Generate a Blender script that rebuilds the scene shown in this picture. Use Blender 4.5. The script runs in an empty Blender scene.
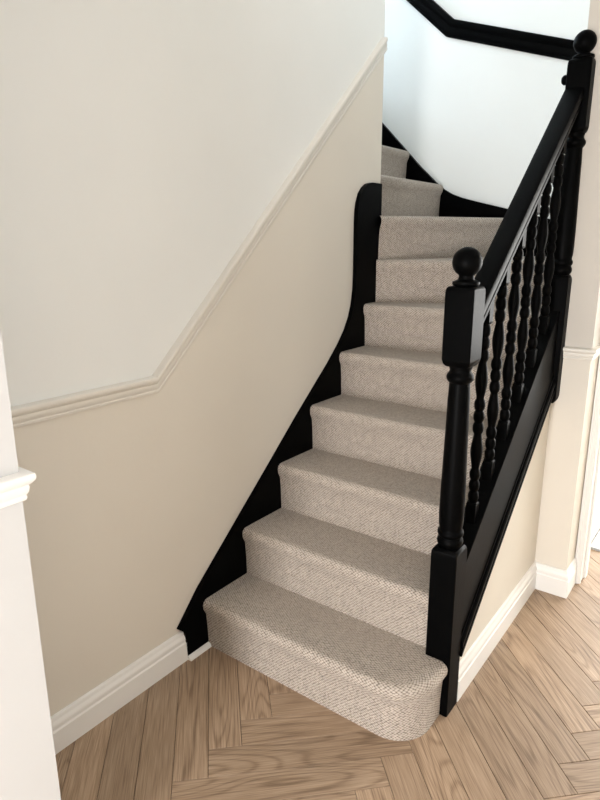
import bpy, bmesh, math, random
from mathutils import Vector, Matrix

# ------------------------------------------------------------------ camera
SC = bpy.context.scene
COL = SC.collection
YAW, PITCH, ROLL, FPX = 0.646331971, -0.254371592, -0.00499525, 610.312636
cy_, sy_, cp_, sp_ = math.cos(YAW), math.sin(YAW), math.cos(PITCH), math.sin(PITCH)
fwd = Vector((-sy_ * cp_, cy_ * cp_, sp_))
rgt = Vector((cy_, sy_, 0))
upv = rgt.cross(fwd)
c_, s_ = math.cos(ROLL), math.sin(ROLL)
r2 = c_ * rgt + s_ * upv
u2 = -s_ * rgt + c_ * upv
cam_d = bpy.data.cameras.new('camera')
cam = bpy.data.objects.new('camera', cam_d)
COL.objects.link(cam)
m = Matrix((r2, u2, -fwd)).transposed().to_4x4()
m.translation = Vector((1.49410458, -1.39656942, 1.48536683))
cam.matrix_world = m
cam_d.sensor_fit = 'VERTICAL'
cam_d.sensor_height = 32.0
cam_d.lens = FPX / 800 * 32.0
cam_d.clip_start = 0.02
SC.camera = cam

# ------------------------------------------------------------------ light
w = bpy.data.worlds.new('sky')
SC.world = w
w.use_nodes = True
w.node_tree.nodes['Background'].inputs[0].default_value = (0.80, 0.88, 1.0, 1)
w.node_tree.nodes['Background'].inputs[1].default_value = 1.0
SC.view_settings.view_transform = 'Standard'
SC.view_settings.look = 'None'
SC.view_settings.gamma = 1.0
SC.view_settings.use_curve_mapping = False
SC.view_settings.exposure = -0.05


def area(name, loc, direction, sx, sy, power, color):
    d = bpy.data.lights.new(name, 'AREA')
    d.shape = 'RECTANGLE'
    d.size, d.size_y = sx, sy
    d.energy = power
    d.color = color
    o = bpy.data.objects.new(name, d)
    COL.objects.link(o)
    o.location = loc
    o.rotation_euler = Vector(direction).to_track_quat('-Z', 'Y').to_euler()
    return o


# daylight through the glazed front door behind the camera
area('front_door_daylight', (1.22, -3.42, 0.72), (0, 1, 0), 0.55, 1.15, 112, (0.985, 0.985, 1.0))
# daylight through the garden window of the room beyond the doorway
area('garden_window_daylight', (2.02, 4.35, 1.22), (0, -1, 0), 2.1, 2.1, 205, (1.0, 0.985, 0.95))
# daylight through the window of the upper landing
area('landing_window_daylight', (-3.12, 1.66, 3.95), (1, 0, 0), 0.75, 0.8, 165, (0.70, 0.85, 1.0))
# daylight from the side window of the hall
area('hall_side_window_daylight', (2.56, -0.9, 1.55), (-1, 0, 0), 1.2, 1.1, 4, (1.0, 0.98, 0.95))
# added fill light, upper right, to brighten the left wall and upper steps
area('stairwell_fill_light', (0.86, 0.50, 3.45), (-1, 0, 0), 0.9, 0.9, 8, (1.0, 0.94, 0.86))


# ------------------------------------------------------------------ materials
def mat(name, col, rough=0.6, spec=0.5, noise=0.0, nscale=6, bump=0.0, bscale=200):
    mt = bpy.data.materials.new(name)
    mt.use_nodes = True
    nt = mt.node_tree
    b = nt.nodes['Principled BSDF']
    b.inputs['Base Color'].default_value = (*col, 1)
    b.inputs['Roughness'].default_value = rough
    b.inputs['Specular IOR Level'].default_value = spec
    tc = nt.nodes.new('ShaderNodeTexCoord')
    if noise:
        n = nt.nodes.new('ShaderNodeTexNoise')
        n.inputs['Scale'].default_value = nscale
        n.inputs['Detail'].default_value = 4
        nt.links.new(tc.outputs['Object'], n.inputs['Vector'])
        r = nt.nodes.new('ShaderNodeValToRGB')
        r.color_ramp.elements[0].position = 0.3
        r.color_ramp.elements[1].position = 0.7
        r.color_ramp.elements[0].color = (*[c * (1 - noise) for c in col], 1)
        r.color_ramp.elements[1].color = (*[min(1, c * (1 + noise)) for c in col], 1)
        nt.links.new(n.outputs['Fac'], r.inputs['Fac'])
        nt.links.new(r.outputs['Color'], b.inputs['Base Color'])
    if bump:
        n = nt.nodes.new('ShaderNodeTexNoise')
        n.inputs['Scale'].default_value = bscale
        n.inputs['Detail'].default_value = 3
        nt.links.new(tc.outputs['Object'], n.inputs['Vector'])
        bp = nt.nodes.new('ShaderNodeBump')
        bp.inputs['Strength'].default_value = bump
        bp.inputs['Distance'].default_value = 0.002
        nt.links.new(n.outputs['Fac'], bp.inputs['Height'])
        nt.links.new(bp.outputs['Normal'], b.inputs['Normal'])
    return mt


M_WHITE = mat('white_wall_paint', (0.82, 0.825, 0.80), 0.75, 0.3, 0.012, 3, 0.08, 90)
M_CREAM = mat('cream_wall_paint', (0.735, 0.685, 0.60), 0.75, 0.3, 0.015, 3, 0.08, 90)
M_TRIM = mat('white_gloss_paint', (0.84, 0.825, 0.79), 0.35, 0.5, 0.01, 5)
M_DADO = mat('cream_gloss_paint', (0.77, 0.735, 0.665), 0.4, 0.5, 0.01, 5)
M_BLACK = mat('black_satin_paint', (0.0012, 0.00125, 0.0013), 0.42, 0.033, 0.15, 20, 0.12, 120)
M_CEIL = mat('ceiling_paint', (0.83, 0.83, 0.82), 0.8, 0.2)
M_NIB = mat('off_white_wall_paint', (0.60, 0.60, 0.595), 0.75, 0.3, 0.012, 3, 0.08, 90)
M_PIER_SHADE = mat('shaded_pier_paint', (0.60, 0.56, 0.50), 0.75, 0.3, 0.012, 3, 0.08, 90)  # upper pier: darker colour stands in for the shade above its rail
M_SLAB = mat('dark_floor_joint', (0.045, 0.028, 0.018), 0.8, 0.2)


def make_carpet(name, light, dark, cell):
    mt = bpy.data.materials.new(name)
    mt.use_nodes = True
    nt = mt.node_tree
    b = nt.nodes['Principled BSDF']
    b.inputs['Roughness'].default_value = 0.95
    b.inputs['Specular IOR Level'].default_value = 0.1
    b.inputs['Sheen Weight'].default_value = 0.15
    tc = nt.nodes.new('ShaderNodeTexCoord')
    mp = nt.nodes.new('ShaderNodeMapping')
    mp.inputs['Rotation'].default_value = (0, 0, math.radians(38))
    mp.inputs['Scale'].default_value = (1.0, 1.35, 1)
    nt.links.new(tc.outputs['UV'], mp.inputs['Vector'])
    v = nt.nodes.new('ShaderNodeTexVoronoi')
    v.voronoi_dimensions = '2D'
    v.inputs['Scale'].default_value = 1 / cell
    v.inputs['Randomness'].default_value = 0.28
    nt.links.new(mp.outputs['Vector'], v.inputs['Vector'])
    r = nt.nodes.new('ShaderNodeValToRGB')
    r.color_ramp.elements[0].position = 0.30
    r.color_ramp.elements[0].color = (*light, 1)
    r.color_ramp.elements[1].position = 0.66
    r.color_ramp.elements[1].color = (*dark, 1)
    nt.links.new(v.outputs['Distance'], r.inputs['Fac'])
    n = nt.nodes.new('ShaderNodeTexNoise')
    n.inputs['Scale'].default_value = 40
    n.inputs['Detail'].default_value = 3
    nt.links.new(tc.outputs['UV'], n.inputs['Vector'])
    mr = nt.nodes.new('ShaderNodeMapRange')
    mr.inputs['From Min'].default_value = 0.3
    mr.inputs['From Max'].default_value = 0.7
    mr.inputs['To Min'].default_value = 0.88
    mr.inputs['To Max'].default_value = 1.1
    nt.links.new(n.outputs['Fac'], mr.inputs['Value'])
    mx = nt.nodes.new('ShaderNodeMix')
    mx.data_type = 'RGBA'
    mx.blend_type = 'MULTIPLY'
    mx.inputs['Factor'].default_value = 1
    nt.links.new(r.outputs['Color'], mx.inputs['A'])
    nt.links.new(mr.outputs['Result'], mx.inputs['B'])
    nt.links.new(mx.outputs['Result'], b.inputs['Base Color'])
    bp = nt.nodes.new('ShaderNodeBump')
    bp.invert = True
    bp.inputs['Strength'].default_value = 0.9
    bp.inputs['Distance'].default_value = 0.004
    nt.links.new(v.outputs['Distance'], bp.inputs['Height'])
    nt.links.new(bp.outputs['Normal'], b.inputs['Normal'])
    return mt


M_CARPET = make_carpet('beige_loop_carpet', (0.54, 0.472, 0.405), (0.155, 0.123, 0.094), 0.0095)
M_RUG = make_carpet('pale_grey_rug_pile', (0.62, 0.64, 0.66), (0.36, 0.38, 0.41), 0.02)


def make_wood():
    mt = bpy.data.materials.new('limed_oak_plank')
    mt.use_nodes = True
    nt = mt.node_tree
    L = nt.links.new
    b = nt.nodes['Principled BSDF']
    b.inputs['Roughness'].default_value = 0.42
    tc = nt.nodes.new('ShaderNodeTexCoord')
    oi = nt.nodes.new('ShaderNodeObjectInfo')
    cb = nt.nodes.new('ShaderNodeCombineXYZ')
    for k, f in ((0, 37.0), (1, 91.0), (2, 53.0)):
        mm = nt.nodes.new('ShaderNodeMath')
        mm.operation = 'MULTIPLY'
        mm.inputs[1].default_value = f
        L(oi.outputs['Random'], mm.inputs[0])
        L(mm.outputs[0], cb.inputs[k])
    add = nt.nodes.new('ShaderNodeVectorMath')
    add.operation = 'ADD'
    L(tc.outputs['Object'], add.inputs[0])
    L(cb.outputs[0], add.inputs[1])

    def noise(scale, detail, dist=0.0):
        mp = nt.nodes.new('ShaderNodeMapping')
        mp.inputs['Scale'].default_value = scale
        L(add.outputs[0], mp.inputs['Vector'])
        n = nt.nodes.new('ShaderNodeTexNoise')
        n.inputs['Scale'].default_value = 1
        n.inputs['Detail'].default_value = detail
        n.inputs['Distortion'].default_value = dist
        L(mp.outputs[0], n.inputs['Vector'])
        return n.outputs['Fac']

    def math_(op, a, bb):
        mm = nt.nodes.new('ShaderNodeMath')
        mm.operation = op
        for i, q in enumerate((a, bb)):
            if isinstance(q, (int, float)):
                mm.inputs[i].default_value = q
            else:
                L(q, mm.inputs[i])
        return mm.outputs[0]
    # cathedral figure: contour lines of a stretched noise field
    field = noise((1.0, 8.0, 1), 1.0, 0.15)
    rings = math_('SINE', math_('MULTIPLY', field, 110.0), 0)
    rings = math_('POWER', math_('MULTIPLY', math_('ADD', rings, 1.0), 0.5), 4.0)
    mask = noise((1.1, 3.0, 1), 1.0)
    ringm = math_('MULTIPLY', rings, math_('ADD', math_('MULTIPLY', math_('GREATER_THAN', math_('FRACT', math_('MULTIPLY', oi.outputs['Random'], 7.7), 0), 0.45), 0.75), 0.25))
    fine = noise((9.0, 330.0, 1), 4.0)
    broad = noise((2.5, 22.0, 1), 3.0)
    t = math_('ADD', math_('MULTIPLY', ringm, -0.21), math_('MULTIPLY', fine, 0.95))
    t = math_('ADD', math_('ADD', t, 0.15), math_('MULTIPLY', broad, 0.30))
    ramp = nt.nodes.new('ShaderNodeValToRGB')
    e = ramp.color_ramp.elements
    e[0].position, e[0].color = 0.42, (0.18, 0.114, 0.069, 1)
    e[1].position, e[1].color = 1.0, (0.48, 0.35, 0.24, 1)
    e2 = ramp.color_ramp.elements.new(0.72)
    e2.color = (0.33, 0.226, 0.145, 1)
    L(t, ramp.inputs['Fac'])
    hs = nt.nodes.new('ShaderNodeMapRange')
    hs.inputs['To Min'].default_value = 0.86
    hs.inputs['To Max'].default_value = 1.16
    frac = math_('FRACT', math_('MULTIPLY', oi.outputs['Random'], 17.3), 0)
    L(frac, hs.inputs['Value'])
    mx = nt.nodes.new('ShaderNodeMix')
    mx.data_type = 'RGBA'
    mx.blend_type = 'MULTIPLY'
    mx.inputs['Factor'].default_value = 1
    L(ramp.outputs['Color'], mx.inputs['A'])
    L(hs.outputs['Result'], mx.inputs['B'])
    L(mx.outputs['Result'], b.inputs['Base Color'])
    bp = nt.nodes.new('ShaderNodeBump')
    bp.inputs['Strength'].default_value = 0.18
    bp.inputs['Distance'].default_value = 0.001
    L(t, bp.inputs['Height'])
    L(bp.outputs['Normal'], b.inputs['Normal'])
    return mt


M_WOOD = make_wood()


# ------------------------------------------------------------------ helpers
def obj(name, bm, material, parent=None, smooth=False, recalc=True):
    me = bpy.data.meshes.new(name)
    if recalc:
        bmesh.ops.recalc_face_normals(bm, faces=bm.faces)
    bm.to_mesh(me)
    bm.free()
    me.materials.append(material)
    if smooth:
        for p in me.polygons:
            p.use_smooth = True
        me.set_sharp_from_angle(angle=math.radians(smooth))
    o = bpy.data.objects.new(name, me)
    COL.objects.link(o)
    if parent:
        o.parent = parent
    return o


def tag(o, label, cat, group=None, kind=None):
    o['label'] = label
    o['category'] = cat
    if group:
        o['group'] = group
    if kind:
        o['kind'] = kind
    return o


def empty(name, loc=(0, 0, 0)):
    o = bpy.data.objects.new(name, None)
    o.empty_display_size = 0.1
    o.location = loc
    COL.objects.link(o)
    return o


def box(bm, x0, x1, y0, y1, z0, z1):
    v = [bm.verts.new((x, y, z)) for z in (z0, z1) for (x, y) in ((x0, y0), (x1, y0), (x1, y1), (x0, y1))]
    for f in ((3, 2, 1, 0), (4, 5, 6, 7), (0, 1, 5, 4), (1, 2, 6, 5), (2, 3, 7, 6), (3, 0, 4, 7)):
        bm.faces.new([v[i] for i in f])


def boxes(name, lst, material, parent=None):
    bm = bmesh.new()
    for b in lst:
        box(bm, *b)
    return obj(name, bm, material, parent)


def prism(bm, pts, fn, a, b):
    """extrude a closed 2-D outline; fn(p, t) gives the point in space"""
    va = [bm.verts.new(fn(p, a)) for p in pts]
    vb = [bm.verts.new(fn(p, b)) for p in pts]
    n = len(pts)
    bm.faces.new(va)
    bm.faces.new(vb[::-1])
    for i in range(n):
        j = (i + 1) % n
        bm.faces.new((va[i], vb[i], vb[j], va[j]))


def sweep(bm, rows):
    """rows: list of closed sections (same vertex count)"""
    vs = [[bm.verts.new(p) for p in r] for r in rows]
    n = len(rows[0])
    for a, b in zip(vs, vs[1:]):
        for i in range(n):
            j = (i + 1) % n
            bm.faces.new((a[i], a[j], b[j], b[i]))
    bm.faces.new(vs[0][::-1])
    bm.faces.new(vs[-1])


def mitre(pts):
    """unit-offset mitre normals (left-hand) of an open 2-D polyline"""
    out = []
    for i, p in enumerate(pts):
        ds = []
        if i > 0:
            ds.append((Vector(p) - Vector(pts[i - 1])).normalized())
        if i < len(pts) - 1:
            ds.append((Vector(pts[i + 1]) - Vector(p)).normalized())
        ns = [Vector((-d.y, d.x)) for d in ds]
        if len(ns) == 1:
            out.append(ns[0])
        else:
            mm = (ns[0] + ns[1]).normalized()
            out.append(mm / mm.dot(ns[0]))
    return out


def wall_moulding(name, pts, profile, fn, material, parent=None):
    """profile (d, h): d out of the wall, h across the run inside the wall plane; fn(s, z, d) -> xyz"""
    ns = mitre(pts)
    bm = bmesh.new()
    sweep(bm, [[fn(p[0] + n.x * h, p[1] + n.y * h, d) for d, h in profile] for p, n in zip(pts, ns)])
    return obj(name, bm, material, parent, smooth=35)


def plan_moulding(name, pts, profile, material, parent=None):
    """profile (d, z): d to the right of the run (plan), z up"""
    ns = mitre(pts)
    bm = bmesh.new()
    sweep(bm, [[(p[0] - n.x * d, p[1] - n.y * d, z) for d, z in profile] for p, n in zip(pts, ns)])
    return obj(name, bm, material, parent, smooth=35)


def skirt_profile(h, t):
    return [(0, 0), (t, 0), (t, h * 0.62), (t * 0.86, h * 0.645), (t * 0.80, h * 0.67), (t * 0.84, h * 0.70),
            (t * 0.88, h * 0.76), (t * 0.80, h * 0.82), (t * 0.58, h * 0.87), (t * 0.50, h * 0.90),
            (t * 0.52, h * 0.95), (t * 0.40, h * 0.985), (t * 0.2, h), (0, h)]


DADO = [(0, 0), (0.006, 0.0), (0.008, 0.006), (0.0065, 0.010), (0.011, 0.016), (0.013, 0.026), (0.012, 0.030),
        (0.018, 0.034), (0.0235, 0.040), (0.025, 0.046), (0.0235, 0.052), (0.019, 0.055), (0, 0.056)]

# ------------------------------------------------------------------ floor
U45 = 1 / math.sqrt(2)
PW = 0.1015
floor = boxes('floor', [(-0.12, 3.4, -3.6, 4.6, -0.12, -0.0035)], M_SLAB)
tag(floor, 'oak-look herringbone plank floor in the hall around the staircase', 'floor', kind='structure')


def plank_mesh(poly, name='plank'):
    """flat bevelled plank from a convex outline (local coordinates)"""
    bm = bmesh.new()
    cx = sum(p[0] for p in poly) / len(poly)
    cy = sum(p[1] for p in poly) / len(poly)

    def inset(d):
        n = len(poly)
        res = []
        for i in range(n):
            p0, p1, p2 = Vector(poly[i - 1]), Vector(poly[i]), Vector(poly[(i + 1) % n])
            n0 = Vector((-(p1 - p0).y, (p1 - p0).x)).normalized()
            n1 = Vector((-(p2 - p1).y, (p2 - p1).x)).normalized()
            mm = (n0 + n1).normalized()
            q = p1 + mm * (d / max(0.3, mm.dot(n0)))
            res.append((q.x, q.y))
        return res
    rows = [(inset(0.0007), -0.0034), (inset(0.0007), -0.0011), (inset(0.0017), 0.0)]
    vs = [[bm.verts.new((x, y, z)) for x, y in r] for r, z in rows]
    n = len(poly)
    for a, b in zip(vs, vs[1:]):
        for i in range(n):
            bm.faces.new((a[i], a[(i + 1) % n], b[(i + 1) % n], b[i]))
    bm.faces.new(vs[-1])
    bm.faces.new(vs[0][::-1])
    me = bpy.data.meshes.new(name)
    bm.to_mesh(me)
    bm.free()
    me.materials.append(M_WOOD)
    return me


HL = 3 * PW
FULL = plank_mesh([(-HL, -PW / 2), (HL, -PW / 2), (HL, PW / 2), (-HL, PW / 2)])


def clip(poly, a, b, c):      # keep a*x+b*y <= c
    out = []
    n = len(poly)
    for i in range(n):
        p, q = poly[i], poly[(i + 1) % n]
        dp, dq = a * p[0] + b * p[1] - c, a * q[0] + b * q[1] - c
        if dp <= 0:
            out.append(p)
        if (dp < 0 < dq) or (dq < 0 < dp):
            t = dp / (dp - dq)
            out.append((p[0] + (q[0] - p[0]) * t, p[1] + (q[1] - p[1]) * t))
    return out


def in_room(x, y):
    if 0.03 < x < 0.86 and y > 0.16:
        return False
    return (-0.02 <= x <= 2.56 and -0.864 <= y <= 1.148) or (0.44 <= x <= 2.56 and -3.3 <= y < -0.864) or \
        (0.97 <= x <= 2.56 and 1.148 < y <= 2.75)


nplank = 0
for k in range(-30, 45):
    for mm in range(-6, 7):
        e = -0.4985 + k * PW + 12 * PW * mm
        for kind in (0, 1):
            if kind == 0:   # runs along v
                u, v, ang = k * PW + PW / 2, e + HL, math.radians(135)
            else:           # runs along u
                u, v, ang = k * PW + HL, e - PW / 2, math.radians(45)
            x, y = (u - v) * U45, (u + v) * U45
            ca, sa = math.cos(ang), math.sin(ang)
            samples = [(x + ca * a - sa * b, y + sa * a + ca * b)
                       for a in [HL * (q / 8 - 1) for q in range(17)] for b in (-PW / 2, 0, PW / 2)]
            if sum(in_room(*s) for s in samples) < 3:
                continue
            quad = [(x + ca * a - sa * b, y + sa * a + ca * b)
                    for a, b in ((-HL, -PW / 2), (HL, -PW / 2), (HL, PW / 2), (-HL, PW / 2))]
            cl = quad
            if min(q[0] for q in quad) < -0.018 and y > -1.1:
                cl = clip(cl, -1, 0, 0.018)
            if len(cl) < 3:
                continue
            if cl is quad:
                me = FULL
            else:
                me = plank_mesh([((p[0] - x) * ca + (p[1] - y) * sa, -(p[0] - x) * sa + (p[1] - y) * ca) for p in cl])
            o = bpy.data.objects.new('plank', me)
            COL.objects.link(o)
            o.location = (x, y, 0)
            o.rotation_euler = (0, 0, ang)
            o.parent = floor
            nplank += 1
print('planks', nplank)

# ------------------------------------------------------------------ walls
# left stair wall: cream below the dado, white above
DADO_L = [(-0.864, 1.047), (-0.158, 1.047), (1.245, 2.332)]   # centre line (y, z) on the left wall


def left_wall(name, pts, material, label):
    bm = bmesh.new()
    prism(bm, pts, lambda p, t: (t, p[0], p[1]), -0.12, -0.02)
    return tag(obj(name, bm, material), label, 'wall', kind='structure')


left_wall('wall_left', [(-0.864, 0), (1.245, 0), (1.245, 2.332), (-0.158, 1.047), (-0.864, 1.047)], M_CREAM,
          'cream lower half of the long left wall beside the stairs, below its rail')
left_wall('wall_left_upper', [(-0.864, 1.047), (-0.158, 1.047), (1.245, 2.332), (1.245, 4.9), (-0.864, 4.9)], M_WHITE,
          'white upper half of the long left wall, above its sloping rail')
tag(boxes('wall_landing', [(-3.2, -0.12, 1.145, 1.245, 0, 4.9)], M_WHITE),
    'white wall hidden behind the left wall, along the upper flight', 'wall', kind='structure')
tag(boxes('wall_back', [(-3.3, 1.0, 2.10, 2.20, 0, 4.9)], M_WHITE),
    'white back wall behind the turn of the stairs, with a black rail', 'wall', kind='structure')
tag(boxes('wall_landing_window', [(-3.3, -3.2, 1.145, 2.1, 0, 3.45), (-3.3, -3.2, 1.145, 2.1, 4.45, 4.9),
                                  (-3.3, -3.2, 1.145, 1.28, 3.45, 4.45), (-3.3, -3.2, 2.04, 2.1, 3.45, 4.45)], M_WHITE),
    'white end wall of the upper landing around its window', 'wall', kind='structure')
# nib at the far left
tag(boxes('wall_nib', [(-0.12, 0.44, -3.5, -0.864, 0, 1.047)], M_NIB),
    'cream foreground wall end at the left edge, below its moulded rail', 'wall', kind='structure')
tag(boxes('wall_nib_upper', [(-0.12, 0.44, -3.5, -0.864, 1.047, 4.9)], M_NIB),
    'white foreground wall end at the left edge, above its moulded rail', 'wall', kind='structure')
# pier to the right of the upper newel
tag(boxes('wall_pier', [(0.855, 0.992, 1.148, 1.43, 0, 1.047)], M_CREAM),
    'cream narrow pier below the dado rail beside the doorway', 'wall', kind='structure')
tag(boxes('wall_pier_upper', [(0.855, 0.992, 1.148, 1.43, 1.047, 4.9)], M_PIER_SHADE),
    'off-white narrow pier, shade painted into its colour, above the dado rail behind the upper newel post', 'wall', kind='structure')
tag(boxes('wall_stairwell_right', [(0.86, 0.965, 1.43, 2.10, 0, 4.9), (0.86, 0.965, 2.2, 4.4, 0, 2.6)], M_CREAM),
    'cream wall continuing past the doorway on the right', 'wall', kind='structure')
# door wall and the room beyond
tag(boxes('wall_doorway', [(1.0, 2.6, 1.30, 1.43, 2.02, 2.6), (2.23, 2.6, 1.30, 1.43, 0, 2.02)], M_CREAM),
    'cream wall around the doorway on the right', 'wall', kind='structure')
tag(boxes('wall_garden', [(0.86, 0.95, 4.4, 4.5, 0, 2.6), (3.1, 3.3, 4.4, 4.5, 0, 2.6), (0.95, 3.1, 4.4, 4.5, 2.32, 2.6),
                          (0.95, 3.1, 4.4, 4.5, 0, 0.14), (3.2, 3.3, 1.43, 4.4, 0, 2.6), (2.6, 3.2, 1.43, 1.53, 0, 2.6)], M_WHITE),
    'white walls of the room beyond the doorway around its window', 'wall', kind='structure')
tag(boxes('wall_right', [(2.6, 2.7, -3.6, -1.52, 0, 2.6), (2.6, 2.7, -0.28, 1.43, 0, 2.6), (2.6, 2.7, -1.52, -0.28, 0, 0.98),
                         (2.6, 2.7, -1.52, -0.28, 2.12, 2.6)], M_CREAM),
    'cream hall wall opposite the stairs, outside the picture', 'wall', kind='structure')
tag(boxes('wall_front', [(0.44, 0.88, -3.6, -3.5, 0, 2.6), (1.56, 2.7, -3.6, -3.5, 0, 2.6), (0.88, 1.56, -3.6, -3.5, 1.36, 2.6),
                         (0.88, 1.56, -3.6, -3.5, 0, 0.08)], M_CREAM),
    'cream front wall of the hall behind the viewer', 'wall', kind='structure')
tag(boxes('ceiling', [(0.44, 2.6, -3.5, -0.864, 2.4, 2.6), (-0.02, 2.6, -0.864, -0.30, 2.4, 2.6),
                      (0.88, 2.6, -0.30, 1.148, 2.4, 2.6), (1.0, 3.3, 1.148, 4.4, 2.4, 2.6)], M_CEIL),
    'white hall ceiling above the frame', 'ceiling', kind='structure')
tag(boxes('ceiling_stairwell', [(-3.3, 1.0, -0.40, 2.2, 4.9, 5.0)], M_CEIL),
    'white ceiling high above the stairwell', 'ceiling', kind='structure')
tag(boxes('wall_stairwell_upper', [(0.88, 0.98, -0.40, 0.0, 2.6, 4.9), (0.88, 0.98, 1.0, 1.148, 2.6, 4.9), (0.88, 0.98, 0.0, 1.0, 2.6, 2.95), (0.88, 0.98, 0.0, 1.0, 3.95, 4.9), (-0.12, 0.88, -0.40, -0.30, 2.6, 4.9)], M_WHITE),
    'white upper-floor walls around the stair opening', 'wall', kind='structure')

# spandrel under the outer string
SL = 0.875


def zs(y):        # top of the outer string
    return 0.262 + SL * y


def zr(y):        # top of the handrail
    return 1.40 + SL * (y - 0.40)


bm = bmesh.new()
prism(bm, [(0.279, 0), (1.147, 0), (1.147, zs(1.147) - 0.318), (0.279, zs(0.279) - 0.318)], lambda p, t: (t, p[0], p[1]), 0.815, 0.860)
tag(obj('wall_spandrel', bm, M_CREAM), 'cream triangular panel under the sloping black string of the stairs', 'wall', kind='structure')

# ------------------------------------------------------------------ skirting and dado rails
tag(wall_moulding('baseboard_left', [(-0.864, 0), (-0.106, 0)], skirt_profile(0.118, 0.020), lambda s, z, d: (-0.02 + d, s, z), M_TRIM),
    'white moulded skirting board along the foot of the left wall', 'skirting board', kind='structure')
tag(plan_moulding('baseboard_spandrel', [(0.860, 1.148), (0.860, 0.282)][::-1], skirt_profile(0.122, 0.018), M_TRIM),
    'white moulded skirting board under the cream triangular panel', 'skirting board', kind='structure')
tag(plan_moulding('baseboard_pier', [(0.862, 1.148), (0.992, 1.148), (0.992, 1.282)], skirt_profile(0.122, 0.016), M_TRIM),
    'white skirting board wrapped round the foot of the narrow pier', 'skirting board', kind='structure')
tag(plan_moulding('baseboard_right', [(0.965, 1.43), (0.965, 4.4)], skirt_profile(0.122, 0.014), M_TRIM),
    'white skirting board seen through the doorway at the right edge', 'skirting board', kind='structure')
tag(plan_moulding('baseboard_nib', [(0.44, -3.5), (0.44, -0.864), (-0.02, -0.864)][::1], skirt_profile(0.122, 0.016), M_TRIM),
    'white skirting board at the foot of the foreground wall end', 'skirting board', kind='structure')

dado_c = [(d, h - 0.028) for d, h in DADO]
rake_end = 1.245
tag(wall_moulding('trim_1', [(-0.864, 1.047), (-0.158, 1.047), (rake_end, 1.047 + (rake_end + 0.158) * 0.917)], dado_c,
                  lambda s, z, d: (-0.02 + d, s, z), M_DADO),
    'cream dado rail on the left wall, level and then rising with the stairs', 'dado rail', kind='structure')
tag(plan_moulding('trim_2', [(0.44, -3.5), (0.44, -0.864), (-0.02, -0.864)], [(d * 0.85, z + 1.019) for d, z in DADO], M_TRIM),
    'white dado rail turning the corner of the foreground wall end at the left edge', 'dado rail', kind='structure')
tag(plan_moulding('trim_3', [(0.882, 1.148), (0.992, 1.148), (0.992, 1.288)], [(d * 0.85, z * 0.8 + 1.032) for d, z in DADO], M_DADO),
    'short cream dado rail wrapped round the narrow pier on the right', 'dado rail', kind='structure')
BD = [(0, 0), (0.010, 0), (0.013, 0.008), (0.011, 0.014), (0.017, 0.024), (0.020, 0.040), (0.018, 0.048), (0.026, 0.056),
      (0.032, 0.066), (0.032, 0.078), (0.026, 0.085), (0, 0.087)]
tag(wall_moulding('trim_4', [(-1.25, 3.60), (-0.118, 2.572), (0.86, 2.572 - 0.978 * 0.338)][::-1], [(d, -h) for d, h in BD],
                  lambda s, z, d: (s, 2.10 - d, z), M_BLACK),
    'thick black moulded rail bending across the white back wall', 'dado rail', kind='structure')

# door lining of the doorway on the right
dl = boxes('door_1', [(0.992, 1.024, 1.300, 1.43, 0, 2.02), (2.20, 2.23, 1.300, 1.43, 0, 2.02), (1.024, 2.20, 1.300, 1.43, 1.99, 2.02)], M_TRIM)
tag(dl, 'white door lining of the open doorway at the right edge', 'door frame', kind='structure')
AR = [(0, 0), (0.014, 0), (0.017, 0.004), (0.017, 0.014), (0.014, 0.018), (0.016, 0.03), (0.012, 0.045), (0.008, 0.05), (0.008, 0.058), (0, 0.06)]
for (xa, sg) in ((0.994, 1), (2.20, 1)):
    bm = bmesh.new()
    sweep(bm, [[(xa + h * 0.55, 1.300 - d, z) for d, h in AR] for z in (0.0, 2.05)])
    obj('architrave', bm, M_TRIM, dl)
boxes('door_stop', [(1.024, 1.034, 1.355, 1.395, 0, 1.99), (2.19, 2.20, 1.355, 1.395, 0, 1.99)], M_TRIM, dl)

# windows that let the daylight in, plus an added frame round the stairwell fill
for name, lst, lab in (
        ('window_1', [(-3.27, -3.22, 1.28, 1.32, 3.45, 4.45), (-3.27, -3.22, 2.0, 2.04, 3.45, 4.45), (-3.27, -3.22, 1.32, 2.0, 3.45, 3.49),
                      (-3.27, -3.22, 1.32, 2.0, 4.41, 4.45)], 'white window frame on the upper landing, out of sight'),
        ('window_2', [(0.95, 1.0, 4.42, 4.48, 0.14, 2.32), (3.05, 3.1, 4.42, 4.48, 0.14, 2.32), (1.0, 3.05, 4.42, 4.48, 0.14, 0.19),
                      (1.0, 3.05, 4.42, 4.48, 2.27, 2.32), (2.0, 2.05, 4.42, 4.48, 0.19, 2.27)], 'white garden window frame in the room beyond the doorway'),
        ('added_window', [(0.9, 0.96, 0.0, 0.045, 2.95, 3.95), (0.9, 0.96, 0.955, 1.0, 2.95, 3.95), (0.9, 0.96, 0.045, 0.955, 2.95, 2.995),
                      (0.9, 0.96, 0.045, 0.955, 3.905, 3.95)], 'white added window frame round the stairwell fill light, out of sight'),
        ('window_3', [(2.62, 2.68, -1.52, -1.47, 0.98, 2.12), (2.62, 2.68, -0.33, -0.28, 0.98, 2.12), (2.62, 2.68, -1.47, -0.33, 0.98, 1.03),
                      (2.62, 2.68, -1.47, -0.33, 2.07, 2.12)], 'white window frame in the hall wall opposite the stairs')):
    tag(boxes(name, lst, M_TRIM), lab, 'window', kind='structure')
tag(boxes('door_2', [(0.88, 0.94, -3.58, -3.53, 0.08, 1.36), (1.50, 1.56, -3.58, -3.53, 0.08, 1.36), (0.94, 1.50, -3.58, -3.53, 0.08, 0.14),
                     (0.94, 1.50, -3.58, -3.53, 1.30, 1.36)], M_TRIM), 'white frame of the glazed front door behind the viewer', 'door', kind='structure')

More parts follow.
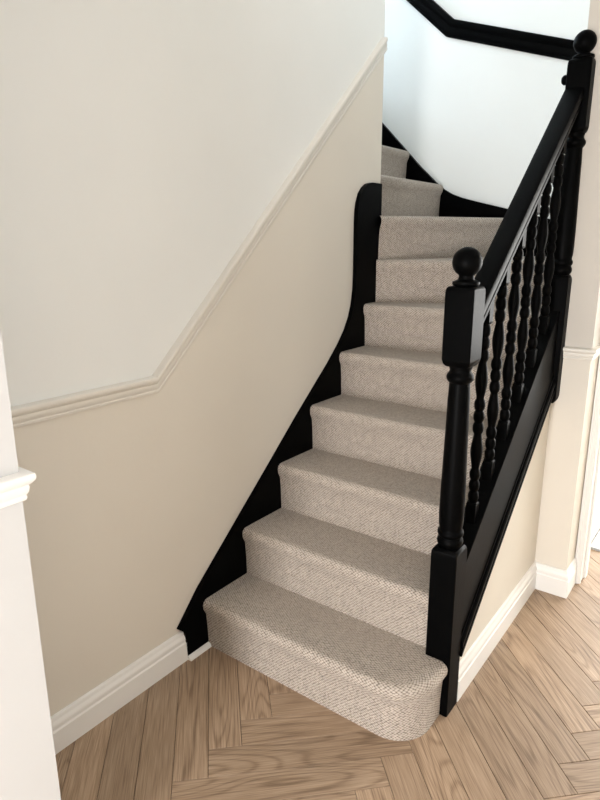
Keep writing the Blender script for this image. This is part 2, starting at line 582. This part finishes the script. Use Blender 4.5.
# ------------------------------------------------------------------ staircase
RISE, GO, XW = 0.2, 0.225, 0.806
stair = empty('staircase', (0.4, 0.0, 0.0))
tag(stair, 'carpeted beige winder staircase with black strings turning left at the top', 'staircase')
SOFF = Vector((0.4, 0.0, 0.0))


def to_stair(o):
    o.parent = stair
    o.matrix_parent_inverse = Matrix.Translation(-SOFF)
    return o


def nose_profile(z0, z1):
    """(out, z) from the foot of the riser up over the nosing onto the tread"""
    r = 0.0225
    ov = 0.020
    pr = [(0.0, z0), (0.001, z0 + 0.05), (0.003, z0 + 0.10), (0.006, z1 - 0.062), (0.012, z1 - 0.050), (ov - 0.002, z1 - 0.038)]
    for a in (-18, 2, 22, 42, 62, 78, 90):
        t = math.radians(a)
        pr.append((ov - r + r * math.cos(t), z1 - r + r * math.sin(t)))
    pr.append((ov - r - 0.02, z1))
    return pr


def step(front, back, z0, z1):
    """front: plan polyline left -> right (riser line, outward = right-hand side); back: plan points right -> left"""
    ns = [-n for n in mitre(front)]
    pr = nose_profile(z0, z1)
    lens = [0]
    for a, b in zip(pr, pr[1:]):
        lens.append(lens[-1] + math.hypot(b[0] - a[0], b[1] - a[1]))
    arc = [0]
    for a, b in zip(front, front[1:]):
        arc.append(arc[-1] + (Vector(b) - Vector(a)).length)
    # subdivide straight runs so the surface shades cleanly
    bm = bmesh.new()
    uv = bm.loops.layers.uv.new('uv')
    rows = [[bm.verts.new((p[0] + n.x * o, p[1] + n.y * o, z)) for p, n in zip(front, ns)] for o, z in pr]
    coord = {}
    for j, r in enumerate(rows):
        for i, v in enumerate(r):
            coord[v] = (arc[i], lens[j])
    bt = [bm.verts.new((p[0], p[1], z1)) for p in back]
    bb = [bm.verts.new((p[0], p[1], z0)) for p in back]
    d = (Vector(front[1]) - Vector(front[0])).normalized()
    nrm = Vector((-d.y, d.x))
    for v in bt + bb:
        q = Vector((v.co.x, v.co.y)) - Vector(front[0])
        coord[v] = (q.dot(d), lens[-1] + q.dot(nrm) - 0.0225)
    n = len(front)
    for a, b in zip(rows, rows[1:]):
        for i in range(n - 1):
            bm.faces.new((a[i], a[i + 1], b[i + 1], b[i]))
    topf = bm.faces.new(rows[-1] + bt)
    topf.normal_update()
    bm.faces.new(rows[0][::-1] + bb[::-1])
    bm.faces.new([r[-1] for r in rows] + [bt[0], bb[0]][0:1] + [bb[0]])
    bm.faces.new([r[0] for r in rows][::-1] + [bb[-1], bt[-1]])
    for i in range(len(back) - 1):
        bm.faces.new((bt[i], bb[i], bb[i + 1], bt[i + 1]))
    for f in bm.faces:
        for lp in f.loops:
            lp[uv].uv = coord[lp.vert]
    # curved fronts: keep the pattern flat on the tread
    if len(front) > 2:
        for lp in topf.loops:
            q = Vector((lp.vert.co.x, lp.vert.co.y)) - Vector(front[0])
            lp[uv].uv = (q.dot(d), lens[-1] + q.dot(nrm) - 0.0025)
    return to_stair(obj('carpeted_step', bm, M_CARPET, None, smooth=50))


# first step with its rounded end in front of the newel post
f1 = [(0.0, 0.0), (0.735, 0.0)]
for a in range(-80, 1, 10):
    t = math.radians(a)
    f1.append((0.735 + 0.118 * math.cos(t), 0.118 + 0.118 * math.sin(t)))
f1.append((0.853, 0.190))
step(f1, [(0.853, 0.193), (0.792, 0.193), (0.792, 0.245), (0.0, 0.245)], 0.0, RISE)
for k in range(1, 5):
    y0 = k * GO
    step([(0.0, y0), (XW, y0)], [(XW, y0 + 0.25), (0.0, y0 + 0.25)], k * RISE, (k + 1) * RISE)
# winders
R6 = ((0.0, 1.100), (XW, 1.132))
R7 = ((0.0, 1.192), (0.850, 1.192 + 0.850 * 0.50))
R8 = ((0.0, 1.206), (0.400, 2.070))
step([R6[0], R6[1]], [(XW, 1.152), (0.850, 1.152), (0.850, 1.65), (0.0, 1.24)], 1.0, 1.2)
step([R7[0], R7[1]], [(0.850, 2.073), (0.37, 2.073), (0.0, 1.24)], 1.2, 1.4)
step([R8[0], R8[1]], [(-0.13, 2.073), (-0.13, 1.247), (0.0, 1.247)], 1.4, 1.6)
for k in range(8, 12):
    x0 = -0.100 - (k - 8) * GO
    step([(x0, 1.247), (x0, 2.073)], [(x0 - 0.25, 2.073), (x0 - 0.25, 1.247)], k * RISE, (k + 1) * RISE)
# landing
step([(-1.005, 1.247), (-1.005, 2.073)], [(-3.19, 2.073), (-3.19, 1.247)], 2.4, 2.6)

# string on the left wall, swept up at the end of the wall
TOPL = [(-0.106, 0.0), (-0.112, 0.118), (-0.135, 0.139), (-0.031, 0.250), (0.194, 0.442), (0.380, 0.600), (0.583, 0.775), (0.806, 0.957),
        (0.890, 1.034), (0.940, 1.090), (0.975, 1.145), (0.998, 1.205), (1.010, 1.270), (1.014, 1.340), (1.014, 1.560), (1.016, 1.610), (1.024, 1.650),
        (1.042, 1.690), (1.068, 1.716), (1.100, 1.734), (1.140, 1.742), (1.226, 1.742)]
bm = bmesh.new()
prism(bm, TOPL + [(1.226, 0.9), (0.25, 0.0)], lambda p, t: (t, p[0], p[1]), -0.0195, 0.0)
to_stair(obj('wall_string', bm, M_BLACK, smooth=20))
bm = bmesh.new()
prism(bm, [(0, 0), (0.016, 0), (0.0145, 0.006), (0.010, 0.012), (0.0, 0.016)], lambda p, t: (p[0], t, p[1]), -0.106, -0.001)
to_stair(obj('floor_bead', bm, M_TRIM, smooth=50))
# string on the back wall
TOPB = [(0.86, 1.512), (0.45, 1.612), (0.286, 1.655), (0.12, 1.697), (0.03, 1.722), (-0.03, 1.745), (-0.08, 1.773), (-0.13, 1.812), (-0.236, 1.908), (-0.493, 2.165),
        (-0.985, 2.64), (-1.25, 2.78), (-3.19, 2.78)]
bm = bmesh.new()
prism(bm, TOPB + [(-3.19, 2.3), (-1.0, 2.3), (-0.2, 1.3), (0.86, 1.0)], lambda p, t: (p[0], t, p[1]), 2.0735, 2.0995)
to_stair(obj('wall_string', bm, M_BLACK, smooth=20))
# string on the right wall of the turn
bm = bmesh.new()
prism(bm, [(1.152, 1.26), (1.60, 1.42), (2.073, 1.512), (2.073, 1.0), (1.152, 0.9)], lambda p, t: (t, p[0], p[1]), 0.8505, 0.8595)
to_stair(obj('wall_string', bm, M_BLACK))
# outer string with a moulding along its lower edge
bm = bmesh.new()
y0, y1 = 0.279, 1.096
prism(bm, [(y0, zs(y0) - 0.315), (y1, zs(y1) - 0.315), (y1, zs(y1) - 0.030), (y0, zs(y0) - 0.030)], lambda p, t: (t, p[0], p[1]), 0.808, 0.8715)
outer = to_stair(obj('outer_string', bm, M_BLACK))
bm = bmesh.new()
sec = [(0.861, -0.330), (0.881, -0.330), (0.8835, -0.325), (0.8835, -0.311), (0.879, -0.307), (0.879, -0.300), (0.8835, -0.296),
       (0.8835, -0.282), (0.881, -0.275), (0.875, -0.270), (0.875, -0.258), (0.8710, -0.252), (0.861, -0.252)]
y1b = 1.12
sweep(bm, [[(x, y, zs(y) + h) for x, h in sec] for y in (y0, y1b)])
om = obj('string_moulding', bm, M_BLACK, outer)

# ------------------------------------------------------------------ balustrade
bal = empty('balustrade', (0.8365, 0.237, 0.0))
tag(bal, 'black painted balustrade with ball-topped newel posts and turned spindles', 'balustrade')
BOFF = Vector((0.8365, 0.237, 0.0))


def to_bal(o):
    o.parent = bal
    o.matrix_parent_inverse = Matrix.Translation(-BOFF)
    return o


def sq_block(bm, cx, cy, rows, ch=0.0025):
    """stacked chamfered squares: rows (half, z)"""
    secs = []
    for h, z in rows:
        c = min(ch, h * 0.3)
        secs.append([(cx + a, cy + b, z) for a, b in ((h - c, -h), (h, -h + c), (h, h - c), (h - c, h), (-h + c, h), (-h, h - c), (-h, -h + c), (-h + c, -h))])
    sweep(bm, secs)


def lathe(bm, cx, cy, prof, seg=28):
    secs = [[(cx + r * math.cos(2 * math.pi * i / seg), cy + r * math.sin(2 * math.pi * i / seg), z) for i in range(seg)] for r, z in prof]
    sweep(bm, secs)


def newel(cx, cy, lo0, lo1, up0, up1, half, drop, neck, R, lean):
    def plumb(b):
        for v in b.verts:
            v.co.x += lean * (v.co.z - lo0)

    bm = bmesh.new()
    h = half
    low = ([(h * 0.72, lo0), (h * 0.9, lo0 + 0.012), (h, lo0 + 0.028)] if drop else [(h, lo0)]) + \
        [(h, lo1 - 0.024), (h * 0.985, lo1 - 0.014), (h * 0.93, lo1 - 0.007), (h * 0.82, lo1)]
    sq_block(bm, cx, cy, low)
    up = [(h * 0.80, up0), (h * 0.93, up0 + 0.008), (h, up0 + 0.020), (h, up1 - 0.020), (h * 0.985, up1 - 0.010), (h * 0.93, up1 - 0.003), (h * 0.84, up1)]
    sq_block(bm, cx, cy, up)
    T = up0 - lo1
    a, b = lo1, up0
    pr = [(0.030, a - 0.003), (0.033, a + 0.004), (0.0375, a + 0.009), (0.0395, a + 0.017), (0.0385, a + 0.025), (0.035, a + 0.030), (0.034, a + 0.034),
          (0.0375, a + 0.038), (0.0395, a + 0.045), (0.0385, a + 0.052), (0.035, a + 0.056), (0.034, a + 0.062), (0.0365, a + 0.075), (0.0375, a + 0.11),
          (0.0365, a + 0.2), (0.0340, a + T * 0.55), (0.0315, b - 0.10), (0.0300, b - 0.062), (0.0295, b - 0.050), (0.0335, b - 0.046), (0.0375, b - 0.040),
          (0.0390, b - 0.033), (0.0375, b - 0.026), (0.0335, b - 0.021), (0.0305, b - 0.016), (0.0305, b - 0.010), (0.033, b - 0.004), (0.033, b + 0.003)]
    lathe(bm, cx, cy, pr)
    plumb(bm)
    post = to_bal(obj('newel_post', bm, M_BLACK, smooth=38))
    # ball finial on its collar
    bm = bmesh.new()
    pr = [(0.030, up1 - 0.001), (0.035, up1 + 0.002), (0.0375, up1 + 0.007), (0.0365, up1 + 0.012), (0.030, up1 + 0.015), (0.0225, up1 + 0.018), (0.0205, up1 + 0.022 + neck * 0.7)]
    zc = up1 + 0.022 + neck + R * 0.90
    for i in range(0, 17):
        t = math.radians(-58 + i * (147 / 16))
        pr.append((R * math.cos(t), zc + R * math.sin(t)))
    pr.append((0.0005, zc + R))
    lathe(bm, cx, cy, pr, 32)
    plumb(bm)
    fin = obj('ball_finial', bm, M_BLACK, post, smooth=50)
    return post


newel(0.8345, 0.237, 0.0, 0.580, 1.142, 1.364, 0.0420, False, 0.006, 0.0405, 0.0)
n2 = newel(0.8480, 1.1365, 0.850, 1.355, 1.862, 2.106, 0.0415, True, 0.0, 0.0385, 0.005)
# small round knob on the stair side of the upper post
bm = bmesh.new()
prk = [(0.008, 0.0), (0.008, 0.008), (0.010, 0.010), (0.0155, 0.015), (0.0175, 0.022), (0.0165, 0.029), (0.011, 0.035), (0.0005, 0.038)]
secs = [[(0.8230 - z, 1.1365 + r * math.cos(2 * math.pi * i / 20), 2.048 + r * math.sin(2 * math.pi * i / 20)) for i in range(20)] for r, z in prk]
sweep(bm, secs)
kn = obj('knob', bm, M_BLACK, n2, smooth=50)

# handrail
RX = 0.8385
hr = [(-0.030, -0.067), (0.029, -0.067), (0.031, -0.064), (0.031, -0.050), (0.0275, -0.046), (0.0275, -0.041), (0.033, -0.037), (0.034, -0.032), (0.034, -0.009),
      (0.032, -0.003), (0.027, 0.0), (0.012, 0.0012), (-0.012, 0.0012), (-0.027, 0.0), (-0.032, -0.003), (-0.034, -0.009), (-0.034, -0.032),
      (-0.033, -0.037), (-0.0275, -0.041), (-0.0275, -0.046), (-0.031, -0.050), (-0.031, -0.064)]
bm = bmesh.new()
sweep(bm, [[(0.8335 + 0.010 * (y - 0.28) / 0.78 + x, y, zr(y) + h) for x, h in hr] for y in (0.2765, 1.0965)])
to_bal(obj('handrail', bm, M_BLACK, smooth=30))
# base rail on top of the string
br = [(-0.034, -0.032), (0.035, -0.032), (0.035, -0.003), (0.032, 0.0), (-0.030, 0.0), (-0.034, -0.004)]
bm = bmesh.new()
sweep(bm, [[(0.8375 + x, y, zs(y) + h) for x, h in br] for y in (0.2770, 1.0965)])
to_bal(obj('base_rail', bm, M_BLACK, smooth=30))


# spindles
def spindle_mesh():
    bm = bmesh.new()
    H = zr(0.4) - 0.066 - zs(0.4)
    hb = 0.0165
    lo, up = 0.058, H - 0.090
    sq_block(bm, 0, 0, [(hb, -0.012), (hb, lo - 0.010), (hb * 0.97, lo - 0.004), (hb * 0.80, lo)], 0.0015)
    sq_block(bm, 0, 0, [(hb * 0.80, up), (hb * 0.97, up + 0.004), (hb, up + 0.010), (hb, H + 0.012)], 0.0015)
    T = up - lo
    pr = []

    def beads(z, n, L):
        for i in range(n):
            z0 = z + i * L / n
            l = L / n
            for r, f in ((0.0122, 0.01), (0.0146, 0.12), (0.0166, 0.30), (0.0172, 0.5), (0.0166, 0.70), (0.0146, 0.88), (0.0122, 0.99)):
                pr.append((r, z0 + l * f))

    def vase(z, L):
        for r, f in ((0.0118, 0.02), (0.0130, 0.10), (0.0155, 0.22), (0.0180, 0.36), (0.0190, 0.48), (0.0187, 0.58), (0.0168, 0.72), (0.0142, 0.85), (0.0122, 0.95), (0.0118, 0.985)):
            pr.append((r, z + L * f))
    bl, vl = T * 0.198, T * 0.203
    z = lo
    beads(z, 3, bl); z += bl
    vase(z, vl); z += vl
    beads(z, 3, bl); z += bl
    vase(z, vl); z += vl
    beads(z, 3, bl)
    pr[0] = (0.0108, lo - 0.002)
    pr[-1] = (0.0108, up + 0.002)
    lathe(bm, 0, 0, pr, 16)
    return bm


sp0 = obj('spindle', spindle_mesh(), M_BLACK, smooth=40)
for i in range(6):
    yc = 0.398 + 0.1235 * i
    s = sp0 if i == 0 else sp0.copy()
    if i:
        COL.objects.link(s)
    s.location = (RX, yc, zs(yc))
    to_bal(s)

# ------------------------------------------------------------------ rug in the room beyond
bm = bmesh.new()
uvl = bm.loops.layers.uv.new('uv')
box(bm, 0.985, 1.75, 1.66, 2.7, 0.0003, 0.012)
for f in bm.faces:
    for lp in f.loops:
        lp[uvl].uv = (lp.vert.co.x, lp.vert.co.y)
tag(obj('rug', bm, M_RUG), 'pale grey rug on the floor beyond the doorway', 'rug')
